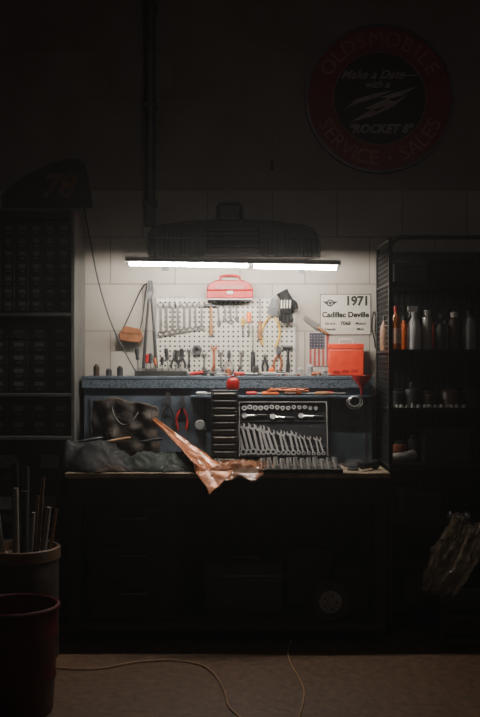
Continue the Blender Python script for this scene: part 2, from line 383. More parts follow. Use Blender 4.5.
# ---------------------------------------------------------------- pegboard
pb=thing('pegboard','white perforated pegboard holding hand tools on the wall','pegboard',None,(PX(226,.74),.75,PZ(373,.74)))
pw=69*S(.74); ph=75*S(.74)
part(pb,'board',M().bb(-pw,pw,-.012,-.001,0,ph).mesh('board',pegm))
part(pb,'frame',M().bb(-pw-.008,pw+.008,-.016,-.001,ph,ph+.012).bb(-pw-.008,-pw,-.016,-.001,0,ph).bb(pw,pw+.008,-.016,-.001,0,ph).mesh('frame',greyp))
def wrench_me(L,mt,th=.006,wf=1.):
    hw=L*.19*wf; m=M(); m.ring(0,hw/2,hw*.27,hw*.5,-th/2,th/2,18)
    sw=hw*.22; m.prism([(-sw,hw*.93),(sw,hw*.93),(sw*.9,L-hw*.9),(-sw*.9,L-hw*.9)],-th*.4,th*.4)
    R=hw*.56; c=L-hw/2; pts=[]
    for i in range(15):
        a=math.radians(60-300*i/14); pts.append((R*math.cos(a),c+R*math.sin(a)))
    pts+=[(-R*.5,c),( -R*.25,c-R*.2),(R*.25,c-R*.2),(R*.5,c)]
    m.prism(pts,-th/2,th/2); return m.mesh('wrench',mt)
WLB='steel combination wrench hanging on the white pegboard'
for i in range(8):
    L=(35-i*1.0)*S(.73); a=161+i*5.8
    thing('combination_wrench',WLB,'wrench',wrench_me(L,pegsteel,.010,1.0),(PX(a,.73),.731,PZ(302,.73)-L),(0,random.uniform(-.03,.03),0),group='wrenches on the pegboard')
def pliers(a,t,b,Y,hm,label,group=None,tilt=0,spread=1.):
    L=(b-t)*S(Y)
    p=thing('pliers',label,'pliers',None,(PX(a,Y),Y,PZ(b,Y)),(0,tilt,0),group=group)
    w=L*.13*spread
    part(p,'jaws',M().prism([(-w*.5,L*.62),(w*.5,L*.62),(w*.75,L*.72),(w*.45,L*.98),(w*.08,L),(w*.08,L*.8),(-w*.08,L*.8),(-w*.08,L),(-w*.45,L*.98),(-w*.75,L*.72)],-.006,.006).lathe([(w*.35,-.009),(w*.35,.009)],12,org=(0,0,L*.69),axis='Y').mesh('jaws',dsteel))
    for s in(-1,1):
        part(p,'handle',M().tube(cat([(s*w*.3,0,L*.62),(s*w*.8,0,L*.5),(s*w*1.25,0,L*.28),(s*w*.9,0,0)],4),[.005]*4+[.007]*9,8).mesh('handle',hm),label='coated grip')
def driver(a,t,b,Y,hm,label,group=None,tilt=0,down=True,z=None,fat=1):
    L=(b-t)*S(Y); z=PZ(b,Y) if z is None else z
    s=thing('screwdriver',label,'screwdriver',None,(PX(a,Y),Y,z),(0,tilt,0),group=group)
    hr=min(.013,L*.1)*fat
    H=L*.45
    if down: pr=[(hr*.5,L-H),(hr,L-H+.006),(hr*.8,L-H*.75),(hr,L-H*.4),(hr*.95,L-.006),(hr*.5,L)]; a0,b0=0,L-H
    else: pr=[(hr*.5,0),(hr,.006),(hr,H*.6),(hr*.75,H*.8),(hr,H-.006),(hr*.5,H)]; a0,b0=H,L
    part(s,'handle',M().lathe(pr,12).mesh('handle',hm)); part(s,'shank',M().cyl((0,0,a0),(0,0,b0),.0035,n=8).mesh('shank',pegsteel))
def hammer(a,t,b,Y,hm,label,tilt=0):
    L=(b-t)*S(Y); s=thing('hammer',label,'hammer',None,(PX(a,Y),Y,PZ(b,Y)),(0,tilt,0))
    part(s,'handle',M().tube([(0,0,0),(0,0,L*.15),(0,0,L*.5),(0,0,L*.9)],[.011,.013,.008,.009],10).mesh('handle',hm))
    k=L*.2
    part(s,'head',M().tube([(-k,0,L*.92),(-k*.7,0,L*.92),(-k*.6,0,L*.92),(k*.3,0,L*.92),(k*.5,0,L*.92),(k,0,L*.88)],[.013,.013,.009,.011,.009,.003],12).mesh('head',dsteel))
hammer(211,303,335,.724,wood,'small ball hammer with wooden handle on the pegboard')
thing('open_wrench','rusty wrench hanging low on the pegboard','wrench',wrench_me(28*S(.73),rust,.009,1.1),(PX(214,.73),.731,PZ(372,.73)))
thing('open_wrench','dark steel wrench hanging on the pegboard','wrench',wrench_me(20*S(.73),dsteel,.008),(PX(189,.73),.732,PZ(368,.73)))
pliers(175,349,372,.727,black,'black-handled pliers hanging on the pegboard',group='pliers on the pegboard')
pliers(182,350,371,.727,black,'black-handled pliers hanging on the pegboard',group='pliers on the pegboard')
pliers(229,350,371,.727,steel,'steel pliers hanging on the pegboard',group='pliers on the pegboard')
driver(253,326,372,.724,black,'long black screwdriver on the pegboard',down=False,fat=1.1)
driver(249,312,336,.726,orange2,'orange-handled screwdriver on the pegboard',fat=1.1)
driver(243,318,336,.727,yellow,'yellow-handled screwdriver on the pegboard')
driver(260,298,340,.724,wood,'wooden-handled screwdriver on the pegboard',down=False,fat=1.1)
pliers(269,298,346,.725,yellow,'yellow-handled tin snips on the pegboard',tilt=.12,spread=1.2)
pliers(277,346,370,.727,rust,'rust-brown pliers on the pegboard',group='pliers on the pegboard',tilt=.1)
pliers(265,354,371,.727,black,'black-handled pliers hanging on the pegboard',group='pliers on the pegboard')
hammer(288,345,372,.724,black,'black hammer hanging on the pegboard')
for i,(a,t,b) in enumerate([(219,302,325),(225,302,322),(231,302,324),(237,302,321),(221,350,371),(204,352,371)]):
    thing('open_wrench','short steel wrench hanging on the pegboard','wrench',wrench_me((b-t)*S(.73),pegsteel,.010,1.1),(PX(a,.73),.731,PZ(b,.73)),(0,random.uniform(-.06,.06),0),group='short wrenches on the pegboard')
thing('open_wrench','short steel wrench hanging on the pegboard','wrench',wrench_me(20*S(.73),pegsteel,.010,1.1),(PX(240,.73),.731,PZ(370,.73)),(0,.1,0),group='short wrenches on the pegboard')
thing('tape_roll','round grey roll of tape hung on the pegboard','tape',M().ring(0,0,.015,.03,-.012,.01).mesh('tape_roll',dsteel),(PX(197,.72),.725,PZ(350,.72)))

def gloves():
    g=thing('work_glove','black and white work gloves hanging beside the pegboard','glove',None,(PX(286,.70),.69,PZ(325,.70)))
    m=M(); m.use(0)
    m.tube([(.0,0,.075),(.003,-.005,.11),(0,0,.155),(-.012,0,.19)],[.03,.042,.04,.03],14)
    for i,(dx,l) in enumerate([(-.03,.06),(-.012,.075),(.008,.078),(.026,.062)]):
        m.tube(cat([(dx*.8,0,.09),(dx*1.1,-.005,.05),(dx*1.3+.004,-.01,.085-l)],4),[.012]*8+[.009],10)
    m.tube(cat([(.03,0,.15),(.055,-.005,.13),(.06,-.01,.095)],4),[.014]*8+[.009],10)
    gm=mat('black_glove_leather',(.004,.004,.004),.9)
    part(g,'glove_body',m.mesh('glove_body',gm))
    part(g,'cuff',M().tube([(-.012,0,.18),(-.025,0,.205)],[.032,.038],14).mesh('cuff',gm),label='dark knit cuff')
    for i in range(4): part(g,'knuckle_guard',M().tube([(-.03+i*.017,-.045,.1),(-.03+i*.018,-.045,.15)],.0045,8).mesh('knuckle_guard',cream))
gloves()

sh=thing('bracket_shelf','small steel bracket shelf fixed above the pegboard','shelf',M().bb(-.14,.14,-.1,0,-.01,0).bb(-.1,-.09,-.08,0,-.02,-.01).bb(.09,.1,-.08,0,-.02,-.01).mesh('bracket_shelf',greyp),(PX(230,.7),.749,PZ(298.5,.68)))
rc=thing('carry_case','small red metal case with a rounded handle on a bracket shelf','case',None,(PX(230,.69),.698,PZ(298.5,.68)))
k=S(.68)
part(rc,'body',M().prism([(-23*k,0),(23*k,0),(23*k,8*k),(-23*k,8*k)],-.04,.04).mesh('body',red),bev=.006)
part(rc,'lid',M().prism([(-23.5*k,8.2*k),(23.5*k,8.2*k),(20*k,15*k),(13*k,18*k),(-13*k,18*k),(-20*k,15*k)],-.042,.042).mesh('lid',red),bev=.005)
part(rc,'handle',M().tube(cat([(-10*k,0,18*k),(-9*k,0,22*k),(0,0,23.5*k),(9*k,0,22*k),(10*k,0,18*k)],5),.007).mesh('handle',redplastic))
part(rc,'latch',M().bb(-.02,.02,-.05,-.0405,.025,.045).mesh('latch',steel),bev=.002)
part(rc,'name_plate',M().bb(-.085,.085,-.0455,-.0423,9.5*k,13*k).mesh('name_plate',mat('pale_plate',(.3,.12,.10),.5)))

# ---------------------------------------------------------------- poster
def poster():
    k=S(.745); w=51*k; h=41*k
    p=thing('wall_poster','white printed poster with black year and car lettering','poster',None,(PX(345.5,.745),.7495,PZ(335,.745)))
    part(p,'sheet',M().bb(-w/2,w/2,-.004,-.001,0,h).mesh('sheet',paper))
    part(p,'border_line',M().bb(-w/2,w/2,-.0048,-.004,h-.004,h).bb(-w/2,w/2,-.0048,-.004,0,.004).bb(-w/2,-w/2+.004,-.0048,-.004,.004,h-.004).bb(w/2-.004,w/2,-.0048,-.004,.004,h-.004).mesh('border_line',ink))
    put_letters(p,[('1971',.078,w/2-.085,h-.045,dict(offset=.003,extrude=.0008,spacing=.95)),
      ('Cadillac Deville',.0465,0,h*.49,dict(offset=.0018,extrude=.0008)),('7068',.032,0,h*.28,dict(offset=.001,extrude=.0008)),
      ('Service',.022,-w*.3,h*.28,dict(offset=.0005,extrude=.0008)),('Motors',.022,w*.3,h*.28,dict(offset=.0005,extrude=.0008)),('Detroit',.022,-w*.3,h*.14,dict(offset=.0005,extrude=.0008)),('Mich.',.022,w*.3,h*.14,dict(offset=.0005,extrude=.0008))],ink,-.0052)
    m=M().ring(-w*.3,h*.78,.014,.022,-.006,-.004).prism([(-w*.3-.05,h*.82),(-w*.3-.02,h*.74),(-w*.3-.02,h*.82)],-.006,-.004).prism([(-w*.3+.05,h*.82),(-w*.3+.02,h*.74),(-w*.3+.02,h*.82)],-.006,-.004)
    m.prism([(-w*.3-.012,h*.81),(-w*.3,h*.71),(-w*.3+.012,h*.81)],-.006,-.004)
    part(p,'crest',m.mesh('crest',ink))
poster()
def flag():
    k=S(.745); w=19*k;h=33*k
    f=thing('small_flag','small faded stars and stripes flag hung on the wall','flag',None,(PX(319,.745),.7485,PZ(366,.745)))
    m=M(); n=9
    for i in range(n):
        m.use(0 if i%2==0 else 1)
        x0=-w/2+w*i/n; m.bb(x0,x0+w/n,-.003,-.001,0,h)
    part(f,'stripes',m.mesh('stripes',[flagred,flagw]))
    part(f,'canton',M().bb(-w/2,w*.5*.6,-.0045,-.0031,h*.52,h).mesh('canton',flagblue))
    m=M()
    for i in range(5):
        for j in range(5): m.lathe([(.003,-.0052),(.003,-.0046)],5,org=(-w/2+.012+i*.018,0,h*.56+j*.018),axis='Y')
    part(f,'stars',m.mesh('stars',flagw))
flag()
s=thing('paint_scraper','diagonal flat-bladed scraper with wooden handle on the wall','scraper',None,(PX(304,.74),.738,PZ(317,.74)),(0,.62,0))
part(s,'blade',M().prism([(0,-.012),(.11,-.02),(.11,.02),(0,.012)],-.002,.002).mesh('blade',pegsteel))
part(s,'handle',M().tube([(.108,0,0),(.13,0,0),(.18,0,0)],[.008,.011,.01],10).mesh('handle',wood))
k=S(.66)
rb=thing('red_storage_box','bright red-orange metal box standing on the bench riser','box',None,(PX(346,.66),.67,HZ))
part(rb,'body',M().bb(-17.5*k,17.5*k,-.03,.03,0,26*k).mesh('body',orange),bev=.006)
part(rb,'lid',M().bb(-17.8*k,17.8*k,-.032,.032,26.3*k,32*k).mesh('lid',orange),bev=.005)
part(rb,'handle',M().tube(cat([(-.04,0,32*k),(-.035,0,36*k),(.035,0,36*k),(.04,0,32*k)],5),.004).mesh('handle',cream))
for i in range(3): part(rb,'panel_marking',M().bb(-.08+i*.055,-.04+i*.055,-.0325,-.0301,.012+.004*i,.03+.004*i).mesh('panel_marking',redplastic))
for i,(a,t,b,w) in enumerate([(378,308,354,4),(374,312,348,3)]):
    Y=.735-i*.012; pts=[(PX(a+w*math.cos(q)*(1 if math.cos(q)>0 else .6)+ (2 if math.sin(q)<0 else 0),Y),Y,PZ((t+b)/2-(b-t)/2*math.sin(q),Y)) for q in [j*math.pi/6 for j in range(12)]]
    thing('fan_belt','black rubber fan belt hanging on the wall beside the rack','belt',M().tube(cat(pts,4,True),.005,6,True).mesh('fan_belt',black),group='fan belts')
def pouch():
    Y=.70; 
    p=thing('leather_pouch','brown leather tool holster hanging from a long strap','pouch',None,(PX(131,Y),Y,PZ(343,Y)))
    k=S(Y)
    part(p,'holster',M().prism([(-11*k,2*k),(9*k,0),(12*k,6*k),(10*k,13*k),(-6*k,16*k),(-12*k,9*k)],-.02,.03).mesh('holster',leather),bev=.006)
    part(p,'flap',M().prism([(-11*k,10*k),(11*k,9*k),(10*k,14*k),(-6*k,17*k)],-.026,-.021).mesh('flap',leather),bev=.002)
    part(p,'strap',M().tube(cat([(-8*k,0,14*k),(0,.01,32*k),(9*k,.02,52*k),(15*k,.03,60*k),(14*k,.02,50*k),(12*k,.01,30*k),(9*k,0,13*k)],5),.004,6).mesh('strap',black))
pouch()
def cutter():
    Y=.70;k=S(Y)
    p=thing('bolt_cutter','slim black long-handled cutter hanging with its handles down','bolt cutter',None,(PX(150,Y),Y,PZ(374,Y)))
    part(p,'jaws',M().prism([(-2*k,76*k),(2*k,76*k),(3.6*k,83*k),(2.2*k,93*k),(.5*k,94*k),(.4*k,86*k),(-.4*k,86*k),(-.5*k,94*k),(-2.2*k,93*k),(-3.6*k,83*k)],-.006,.010).mesh('jaws',black),bev=.001)
    part(p,'pivot_plate',M().bb(-2.5*k,2.5*k,-.010,-.0065,75*k,82*k).lathe([(.007,-.015),(.007,-.0105)],10,org=(0,0,78*k),axis='Y').mesh('pivot_plate',dsteel))
    for s in(-1,1): part(p,'handle',M().tube(cat([(s*1.2*k,0,77*k),(s*3*k,0,55*k),(s*5*k,0,28*k),(s*7*k,0,0)],4),[.007]*6+[.010]*7,8).mesh('handle',black))
cutter()
Y=.6
pts=[(PX(84,Y),Y,PZ(206,Y)),(PX(90,Y),Y,PZ(240,Y)),(PX(98,Y),Y,PZ(280,Y)),(PX(110,Y),Y,PZ(320,Y)),(PX(124,Y),Y,PZ(350,Y)),(PX(137,Y),Y-.01,HZ+.012)]
thing('hanging_cable','thin dark cable drooping from the cabinet to the bench riser','cable',M().tube(cat(pts),.004,8).mesh('hanging_cable',black))

def tray():
    t=thing('tool_tray','shallow dark metal tray holding screwdrivers','tray',None,(PX(161,.52),.545,HZ))
    w=26*S(.52)
    part(t,'tray_body',M().bb(-w,w,-.05,.05,0,.004).bb(-w,w,-.05,-.046,.004,.03).bb(-w,w,.046,.05,.004,.03).bb(-w,-w+.004,-.046,.046,.004,.03).bb(w-.004,w,-.046,.046,.004,.03).mesh('tray_body',drawerm))
    part(t,'divider_rack',M().bb(-w+.004,w-.004,.0,.004,.004,.045).mesh('divider_rack',steel))
tray()
cols=[black,redplastic,black,rust,black,black,drawerm,black]
nm={id(black):'black',id(redplastic):'red',id(rust):'rust-brown',id(drawerm):'dark grey'}
for i,c in enumerate(cols):
    t=345+random.uniform(0,12); driver(139+i*6,t,374,.525,c,f'{nm[id(c)]}-handled screwdriver standing in the metal tray',group='screwdrivers in the tray',tilt=random.uniform(-.15,.15),z=HZ+.005)
o=thing('pry_tool','red-handled scraper lying on the bench riser','hand tool',None,(PX(190,.53),.53,HZ+.012),(0,-.12,.3))
part(o,'handle',M().tube([(0,0,0),(.03,0,0),(.08,0,0)],[.009,.012,.009],10).mesh('handle',redplastic)); part(o,'blade',M().bb(-.09,0,-.006,.006,-.002,.002).mesh('blade',steel))
thing('funnel','red plastic funnel standing at the end of the riser ledge','funnel',M().lathe([(.006,0),(.009,.03),(.014,.055),(.056,.105),(.060,.12),(.055,.12),(.012,.06),(.004,.03)],28).mesh('funnel',redplastic),(PX(361,.46),.425,LZ+.0))
for a,hh,mm,lb,yy in [(300,.05,steel,'small steel can on the bench riser',.56),(310,.07,greyp,'small grey spray can on the bench riser',.56),(205,.04,drawerm,'small dark can on the bench riser',.58),(218,.055,greyp,'small grey can on the bench riser',.56),(228,.045,rust,'small rusty tin on the bench riser',.60),(256,.06,drawerm,'small black tin on the bench riser',.62),(272,.05,orange2,'small orange tin on the bench riser',.62),(324,.04,steel,'squat steel tin on the bench riser',.53),(120,.06,drawerm,'small black tin on the bench riser',.56),(108,.045,dsteel,'squat dark tin on the bench riser',.60),(96,.07,darkcard,'brown tin on the bench riser',.58)]:
    thing('small_can',lb,'can',M().lathe([(.018,0),(.018,hh*.8),(.012,hh*.9),(.008,hh)],18).mesh('small_can',mm),(PX(a,.56),yy,HZ))
def on_ledge(a,b,mt,lb,yy,ang,z=None,gr='tools lying on the ledge'):
    L=(b-a)*S(.45); o=thing('hand_tool',lb,'hand tool',None,(PX(a,.45),yy,(LZ if z is None else z)+.0125),(0,0,ang),group=gr)
    part(o,'handle',M().tube([(0,0,0),(L*.1,0,0),(L*.4,0,0),(L*.5,0,0)],[.008,.012,.012,.008],10).mesh('handle',mt))
    part(o,'shank',M().cyl((L*.5,0,0),(L,0,0),.004,n=8).mesh('shank',steel))
on_ledge(262,296,orange2,'orange-handled tool lying on the riser ledge',.46,.03)
on_ledge(285,318,orange2,'orange-handled tool lying on the riser ledge',.485,-.05)
on_ledge(315,345,wood,'wooden-handled tool lying on the riser ledge',.462,.06)
on_ledge(246,268,redplastic,'red-handled tool lying on the riser ledge',.48,.0)
on_ledge(322,346,redplastic,'red-handled tool lying on the riser ledge',.486,.0)
on_ledge(196,218,steel,'steel tool lying on the riser ledge',.465,.04)
gt='tools lying on the riser top'
on_ledge(262,292,steel,'steel tool lying on the bench riser top',.53,.05,HZ,gt)
on_ledge(232,258,redplastic,'red-handled tool lying on the bench riser top',.56,.1,HZ,gt)
on_ledge(276,300,black,'black-handled tool lying on the bench riser top',.60,-.1,HZ,gt)
on_ledge(312,332,rust,'rusty tool lying on the bench riser top',.51,.08,HZ,gt)
on_ledge(205,228,black,'black-handled tool lying on the bench riser top',.52,-.06,HZ,gt)
for i in range(16):
    thing('hex_nut','loose steel nut lying on the bench riser','nut',M().lathe([(.009,0),(.010,.003),(.010,.010),(.004,.012)],6).mesh('hex_nut',steel if i%3 else rust),(PX(random.uniform(200,335),.5),.503+random.uniform(0,.008),HZ),(0,0,random.random()),group='loose nuts on the riser')
m=M(); 
pts=[(random.uniform(-.13,.13),random.uniform(-.018,.018),random.uniform(.026,.045)) for i in range(30)]
m.tube(cat(pts,5),.0024,6); thing('wire_bundle','tangled copper-orange wire bundle on the riser ledge','wire',m.mesh('wire_bundle',mat('copper_wire',(.55,.17,.07),.35,.3)),(PX(288,.46),.465,LZ),stuff=True)
m=M()
for i in range(6):
    r=.042+random.uniform(-.01,.006); cxx=random.uniform(-.008,.008); pts=[(cxx+r*math.cos(q),-.003*i+random.uniform(-.003,.003),-.6*r+r*math.sin(q)*.8) for q in [j*math.pi/7 for j in range(14)]]
    m.tube(cat(pts,3,True),.0016,6,True)
thing('wire_coil','coil of pale wire hanging from the riser ledge','wire',m.mesh('wire_coil',steel),(PX(355,.42),.44,LZ-.012))
pliers(182,396,430,.492,redplastic,'red-handled pliers hung on the riser face',group='pliers on the riser face')
pliers(168,392,428,.492,black,'black-handled pliers hung on the riser face',group='pliers on the riser face')
thing('tape_measure','round grey tape measure hung on the riser face','tape measure',M().lathe([(.0,-.022),(.026,-.022),(.03,-.018),(.03,.008)],24,axis='Y').bb(.01,.034,-.015,.005,-.03,-.012).mesh('tape_measure',greyp),(PX(200,.49),.50,PZ(425,.49)))

# ---------------------------------------------------------------- parts organizer on bench
def organizer():
    Y0=.33; x0,x1=PX(211,Y0),PX(238,Y0); h=PZ(390,Y0)-TZ; w=(x1-x0)/2
    o=thing('drawer_organizer','black steel small-parts organizer standing on the workbench','organizer',None,((x0+x1)/2,Y0+.07,TZ))
    part(o,'body',M().bb(-w,w,-.07,.03,0,h).mesh('body',blackm),bev=.005)
    n=10
    for i in range(n):
        z=.015+i*(h-.02)/n; zz=z+(h-.02)/n-.008
        d=part(o,'drawer',M().prismx([(-.0705,z),(-.082,z+.004),(-.086,(z+zz)/2),(-.082,zz-.002),(-.0705,zz)],-w+.006,w-.006).mesh('drawer',drawerm))
        part(d,'pull',M().bb(-w+.02,w-.02,-.092,-.0835,zz-.010,zz-.005).mesh('pull',greyp if i%3 else cream),bev=.001)
    return (x0+x1)/2,TZ+h
ox,oz=organizer()
r=thing('oil_can','small rounded red oil can with a short spout','can',None,(PX(233,.37),.37,oz))
part(r,'body',M().lathe([(.030,0),(.036,.006),(.038,.02),(.038,.046),(.033,.060),(.022,.069),(.012,.073)],24).mesh('body',red)); part(r,'spout',M().lathe([(.012,.0735),(.012,.082),(.006,.090),(.004,.108)],16).mesh('spout',dsteel))

# ---------------------------------------------------------------- wrench case
def wcase():
    YB=.255; x0,x1=PX(239,.28),PX(329,.28); w=(x1-x0)/2; cx=(x0+x1)/2
    c=thing('wrench_case','open black tool case packed with chrome wrenches and sockets','tool case',None,(cx,YB,TZ))
    part(c,'base_tray',M().bb(-w,w,-.0,.12,0,.008).bb(-w,w,0,.006,.008,.045).bb(-w,w,.114,.12,.008,.045).bb(-w,-w+.006,.006,.114,.008,.045).bb(w-.006,w,.006,.114,.008,.045).mesh('base_tray',blackm))
    tilt=-.30
    H=.325
    lid=part(c,'lid',M().bb(-w,w,.0,.012,0,H).bb(-w,w,-.03,0,0,.008).bb(-w,w,-.03,0,H-.008,H).bb(-w,-w+.008,-.03,0,.008,H-.008).bb(w-.008,w,-.03,0,.008,H-.008).mesh('lid',blackm),(0,.105,.048),(tilt,0,0))
    part(lid,'divider',M().bb(-w+.008,w-.008,-.008,-.0005,.212,.216).mesh('divider',dsteel))
    part(lid,'wrench_rest',M().bb(-w+.008,w-.008,-.008,-.0005,.06,.072).mesh('wrench_rest',drawerm))
    part(lid,'edge_trim',M().bb(-w,w,-.0325,-.0302,H-.004,H).bb(-w,-w+.004,-.0325,-.0302,0,H-.004).bb(w-.004,w,-.0325,-.0302,0,H-.004).mesh('edge_trim',steel),label='metal edge trim')
    Mx=Matrix.Translation((cx,YB,TZ))@Matrix.Translation((0,.105,.048))@Matrix.Rotation(tilt,4,'X')
    for i in range(17):
        L=.205-i*.0062+random.uniform(-.008,.008); me=wrench_me(L,chrome,.009,.92+random.uniform(-.1,.2))
        p=Mx@Vector((-w+.030+i*(2*w-.052)/16.,-.014,.008+random.uniform(0,.006)))
        o=thing('combination_wrench','polished chrome combination wrench in the open tool case','wrench',me,p,group='wrenches in the tool case'); o.rotation_euler=(tilt,-.25+random.uniform(-.06,.06),0)
    for i in range(14):
        r=.0150-.0004*i
        me=M().lathe([(r,-.034),(r,-.012),(r*.85,0)],18,axis='Y').use(1).lathe([(r*.6,-.0345),(r*.6,-.0342)],6,axis='Y').mesh('socket',[chrome,black])
        p=Mx@Vector((-w+.030+i*.0322,-.0012,.289+random.uniform(-.004,.004)))
        thing('socket','chrome socket in the lid of the tool case','socket',me,p,(tilt,0,0),group='sockets in the tool case lid')
    for i in range(3):
        p=Mx@Vector((-w+.012+i*.165,-.013,.244+random.uniform(-.004,.004))); m=M().tube([(.03,0,0),(.09,0,0)],.006,8).use(1).tube([(.09,0,0),(.11,0,0),(.15,0,0)],[.008,.011,.008],10).use(0).lathe([(.016,-.008),(.016,.008)],18,org=(.02,0,0),axis='Y')
        thing('ratchet_handle','chrome ratchet handle in the tool case lid','ratchet',m.mesh('ratchet_handle',[chrome,black]),p,(tilt,random.uniform(-.08,.08),0),group='ratchets in the tool case')
wcase()
def stray():
    x0,x1=PX(258,.05),PX(342,.05); w=(x1-x0)/2; cx=(x0+x1)/2
    c=thing('socket_tray','low black tray of chrome sockets lying on the bench','tool tray',None,(cx,.105,TZ))
    part(c,'tray_body',M().bb(-w,w,-.115,.12,0,.018).mesh('tray_body',blackm),bev=.005)
    part(c,'rim',M().bb(-w,w,-.115,-.109,.0185,.022).bb(-w,w,.114,.12,.0185,.024).bb(-w,-w+.006,-.109,.114,.0185,.024).bb(w-.006,w,-.109,.114,.0185,.024).mesh('rim',steel))
    for j in range(4):
        for i in range(12):
            r=.0125+.0012*((i+j)%4)
            hh=.014+.009*j+.004*((i*7+j)%3)
            me=M().lathe([(r,0),(r,hh*.7),(r*.9,hh),(r*.55,hh),(r*.55,.008)],14).mesh('socket',chrome)
            thing('socket','chrome socket standing in the low tray','socket',me,(cx-w+.027+i*(2*w-.054)/11,.018+j*.057,TZ+.0185),group='sockets in the low tray')
stray()

# ---------------------------------------------------------------- cloth, paper, bags on bench
def fold(x,y,sd,f=9): 
    wx_=x+.05*noise.noise(Vector((x*6,y*6,sd))); wy_=y+.05*noise.noise(Vector((y*6,x*6,sd+9)))
    n=noise.noise(Vector((wx_*f+sd,wy_*f*.9,sd))); n2=noise.noise(Vector((wx_*f*2.2+sd,wy_*f*2.2,sd+4)))
    return (1-abs(n)*2.2)*.6+(.5-abs(n2)*1.6)*.25
def heap(w,d,h,sd,nx=120,ny=90,f=9,edge=None):
    def fn(u,v):
        e=min(1,4*min(u,1-u))*min(1,3.5*min(v,1-v)); e=e**.7
        x=(u-.5)*w*(1+.12*math.sin(v*9+sd)); y=(v-.5)*d*(1+.12*math.sin(u*11+sd))
        z=.004+h*e*max(.05,.55+.45*fold(x,y,sd,f))
        if edge is not None and x<edge:
            z-=(edge-x)*1.8; x=edge-(edge-x)*.35-.012
        return (x,y,z)
    return M().grid(nx,ny,fn)
def cloth(name,lb,cg,px,Y,w,d,h,mt,sd,rot=0,f=9,edge=None):
    return thing(name,lb,cg,heap(w,d,h,sd,f=f,edge=edge).mesh(name,mt,angle=80),(PX(px,Y),Y,TZ+.001),(0,0,rot))
cloth('canvas_tarp','crumpled dark green canvas tarp heaped on the workbench','tarp',160,.17,.48,.27,.11,tarpm,3.1,.05,10)
cloth('work_jacket','charcoal work jacket bunched over the end of the bench','jacket',88,.17,.50,.30,.19,tarpb,8.2,0,7,edge=BX0-PX(88,.17)-.004)
cloth('oily_rag','crumpled dark grey rag on the workbench','rag',212,.27,.14,.11,.06,mat('grey_rag',(.05,.05,.05),.9,0,.4,20,.3),5.7,.2,16)
cloth('shop_rag','crumpled dark grey rag on the bench edge','rag',172,.07,.14,.10,.045,mat('pale_grey_rag',(.035,.038,.035),.9,0,.4,20,.3),2.7,.4,12)
cloth('shop_rag','crumpled brown rag at the bench corner','rag',110,.05,.17,.08,.045,mat('brown_rag',(.045,.025,.017),.9,0,.4,20,.3),6.1,.1,12)
def satchel():
    s=thing('tool_bag','slack dark brown canvas tool bag slumped against the riser','bag',None,(PX(125,.42),.42,TZ))
    h=PZ(397,.42)-TZ; w=35*S(.42)
    def fn(u,v):
        a=2*math.pi*u; c_=math.cos(a); sg=1 if c_>0 else -1
        x=w*(1-.08*v)*(abs(c_)**.55)*sg+.015*noise.noise(Vector((math.cos(a)*3,v*5,1)))
        y=.055*math.sin(a)*(1-.45*v)+.03*noise.noise(Vector((x*14,v*6,2)))*(1-.3*v)+.008*math.sin(x*60+v*5)
        z=h*v*(.95+.08*noise.noise(Vector((x*8+3,0,7)))-.04*(x/w)**2*v-.05*(x/w)*v)
        return (x,y,z)
    part(s,'bag_body',M().grid(110,40,fn).mesh('bag_body',canvas,angle=80),solid=.004)
    part(s,'handle',M().tube(cat([(-w*.35,-.04,h*.86),(-w*.25,-.08,h*.72),(0,-.09,h*.60),(w*.25,-.085,h*.66),(w*.4,-.045,h*.78)],6),.0045,8).mesh('handle',black))
satchel()
for i,(a,b,Y,c,l,an) in enumerate([(106,440,.2,wood,'wooden',.2),(140,440,.17,dsteel,'steel',-.3),(78,440,.12,dsteel,'dark steel',.3)]):
    thing('tool_handle',f'{l} tool handle lying on the cloth heap','tool_handle',M().tube([(0,0,0),(.04,0,.005),(.10,0,.015),(.14,0,.02)],[.005,.008,.009,.006],10).mesh('tool_handle',c),(PX(a,Y),Y,PZ(b,Y)-.01),(0,0,an))  # plain tapered tool handles, modelled without blades
def sheet():
    A=Vector((PX(152,.38),.38,PZ(421,.38))); B=Vector((PX(226,-.06),-.06,PZ(482,-.06)))
    d=(B-A); side=Vector((d.y,-d.x,0)).normalized()
    def fn(u,v):
        c=A+d*v; wd=.018+.105*v**1.5
        s=(u-.5)*2
        z=.022*abs(s)**1.5*(1-v*.5)+.010*abs(math.sin(s*4.5+v*2))*(.2+v)+.010*noise.noise(Vector((s*3,v*12,1)))*v
        p=c-side*s*wd*(1+.15*noise.noise(Vector((v*7,s,5))))+Vector((0,0,z)); 
        if p.y>-.012 and p.z<TZ+.012: p.z=TZ+.012+z*.4
        if p.y<=-.012: p.z=TZ+.012+(p.y+.012)*.9+z*.4
        return tuple(p)
    return M().grid(44,90,fn).mesh('kraft_sheet',brownp,angle=50)
thing('kraft_sheet','broad crumpled copper-brown sheet drooping over the bench edge','sheet',sheet(),solid=.0012)
def pbag():
    def fn(u,v):
        x=(u-.5)*.34*(1-.15*v)+.03*math.sin(v*5); y=.22-.27*v+.02*math.sin(u*14)
        z=TZ+.014+.06*max(0,fold(x,y,2.2,14))*min(1,5*min(u,1-u)+.1)
        if y<-.008: z=TZ+.012+(y)*.7+.014*noise.noise(Vector((x*25,y*20,1)))
        return (x,y-.006,z)
    return M().grid(100,80,fn).mesh('plastic_bag',plasticbag,angle=60)
thing('plastic_bag','crinkled amber plastic bag draped on the bench edge','plastic bag',pbag(),(PX(242,.05),0,0))
fl=thing('flashlight','dark flashlight lying on the end of the workbench','flashlight',None,(PX(368,.12),.12,TZ+.029),(0,0,.9))
part(fl,'barrel',M().lathe([(.016,-.07),(.018,-.065),(.018,.04),(.02,.045)],20,axis='X').mesh('barrel',blackm))
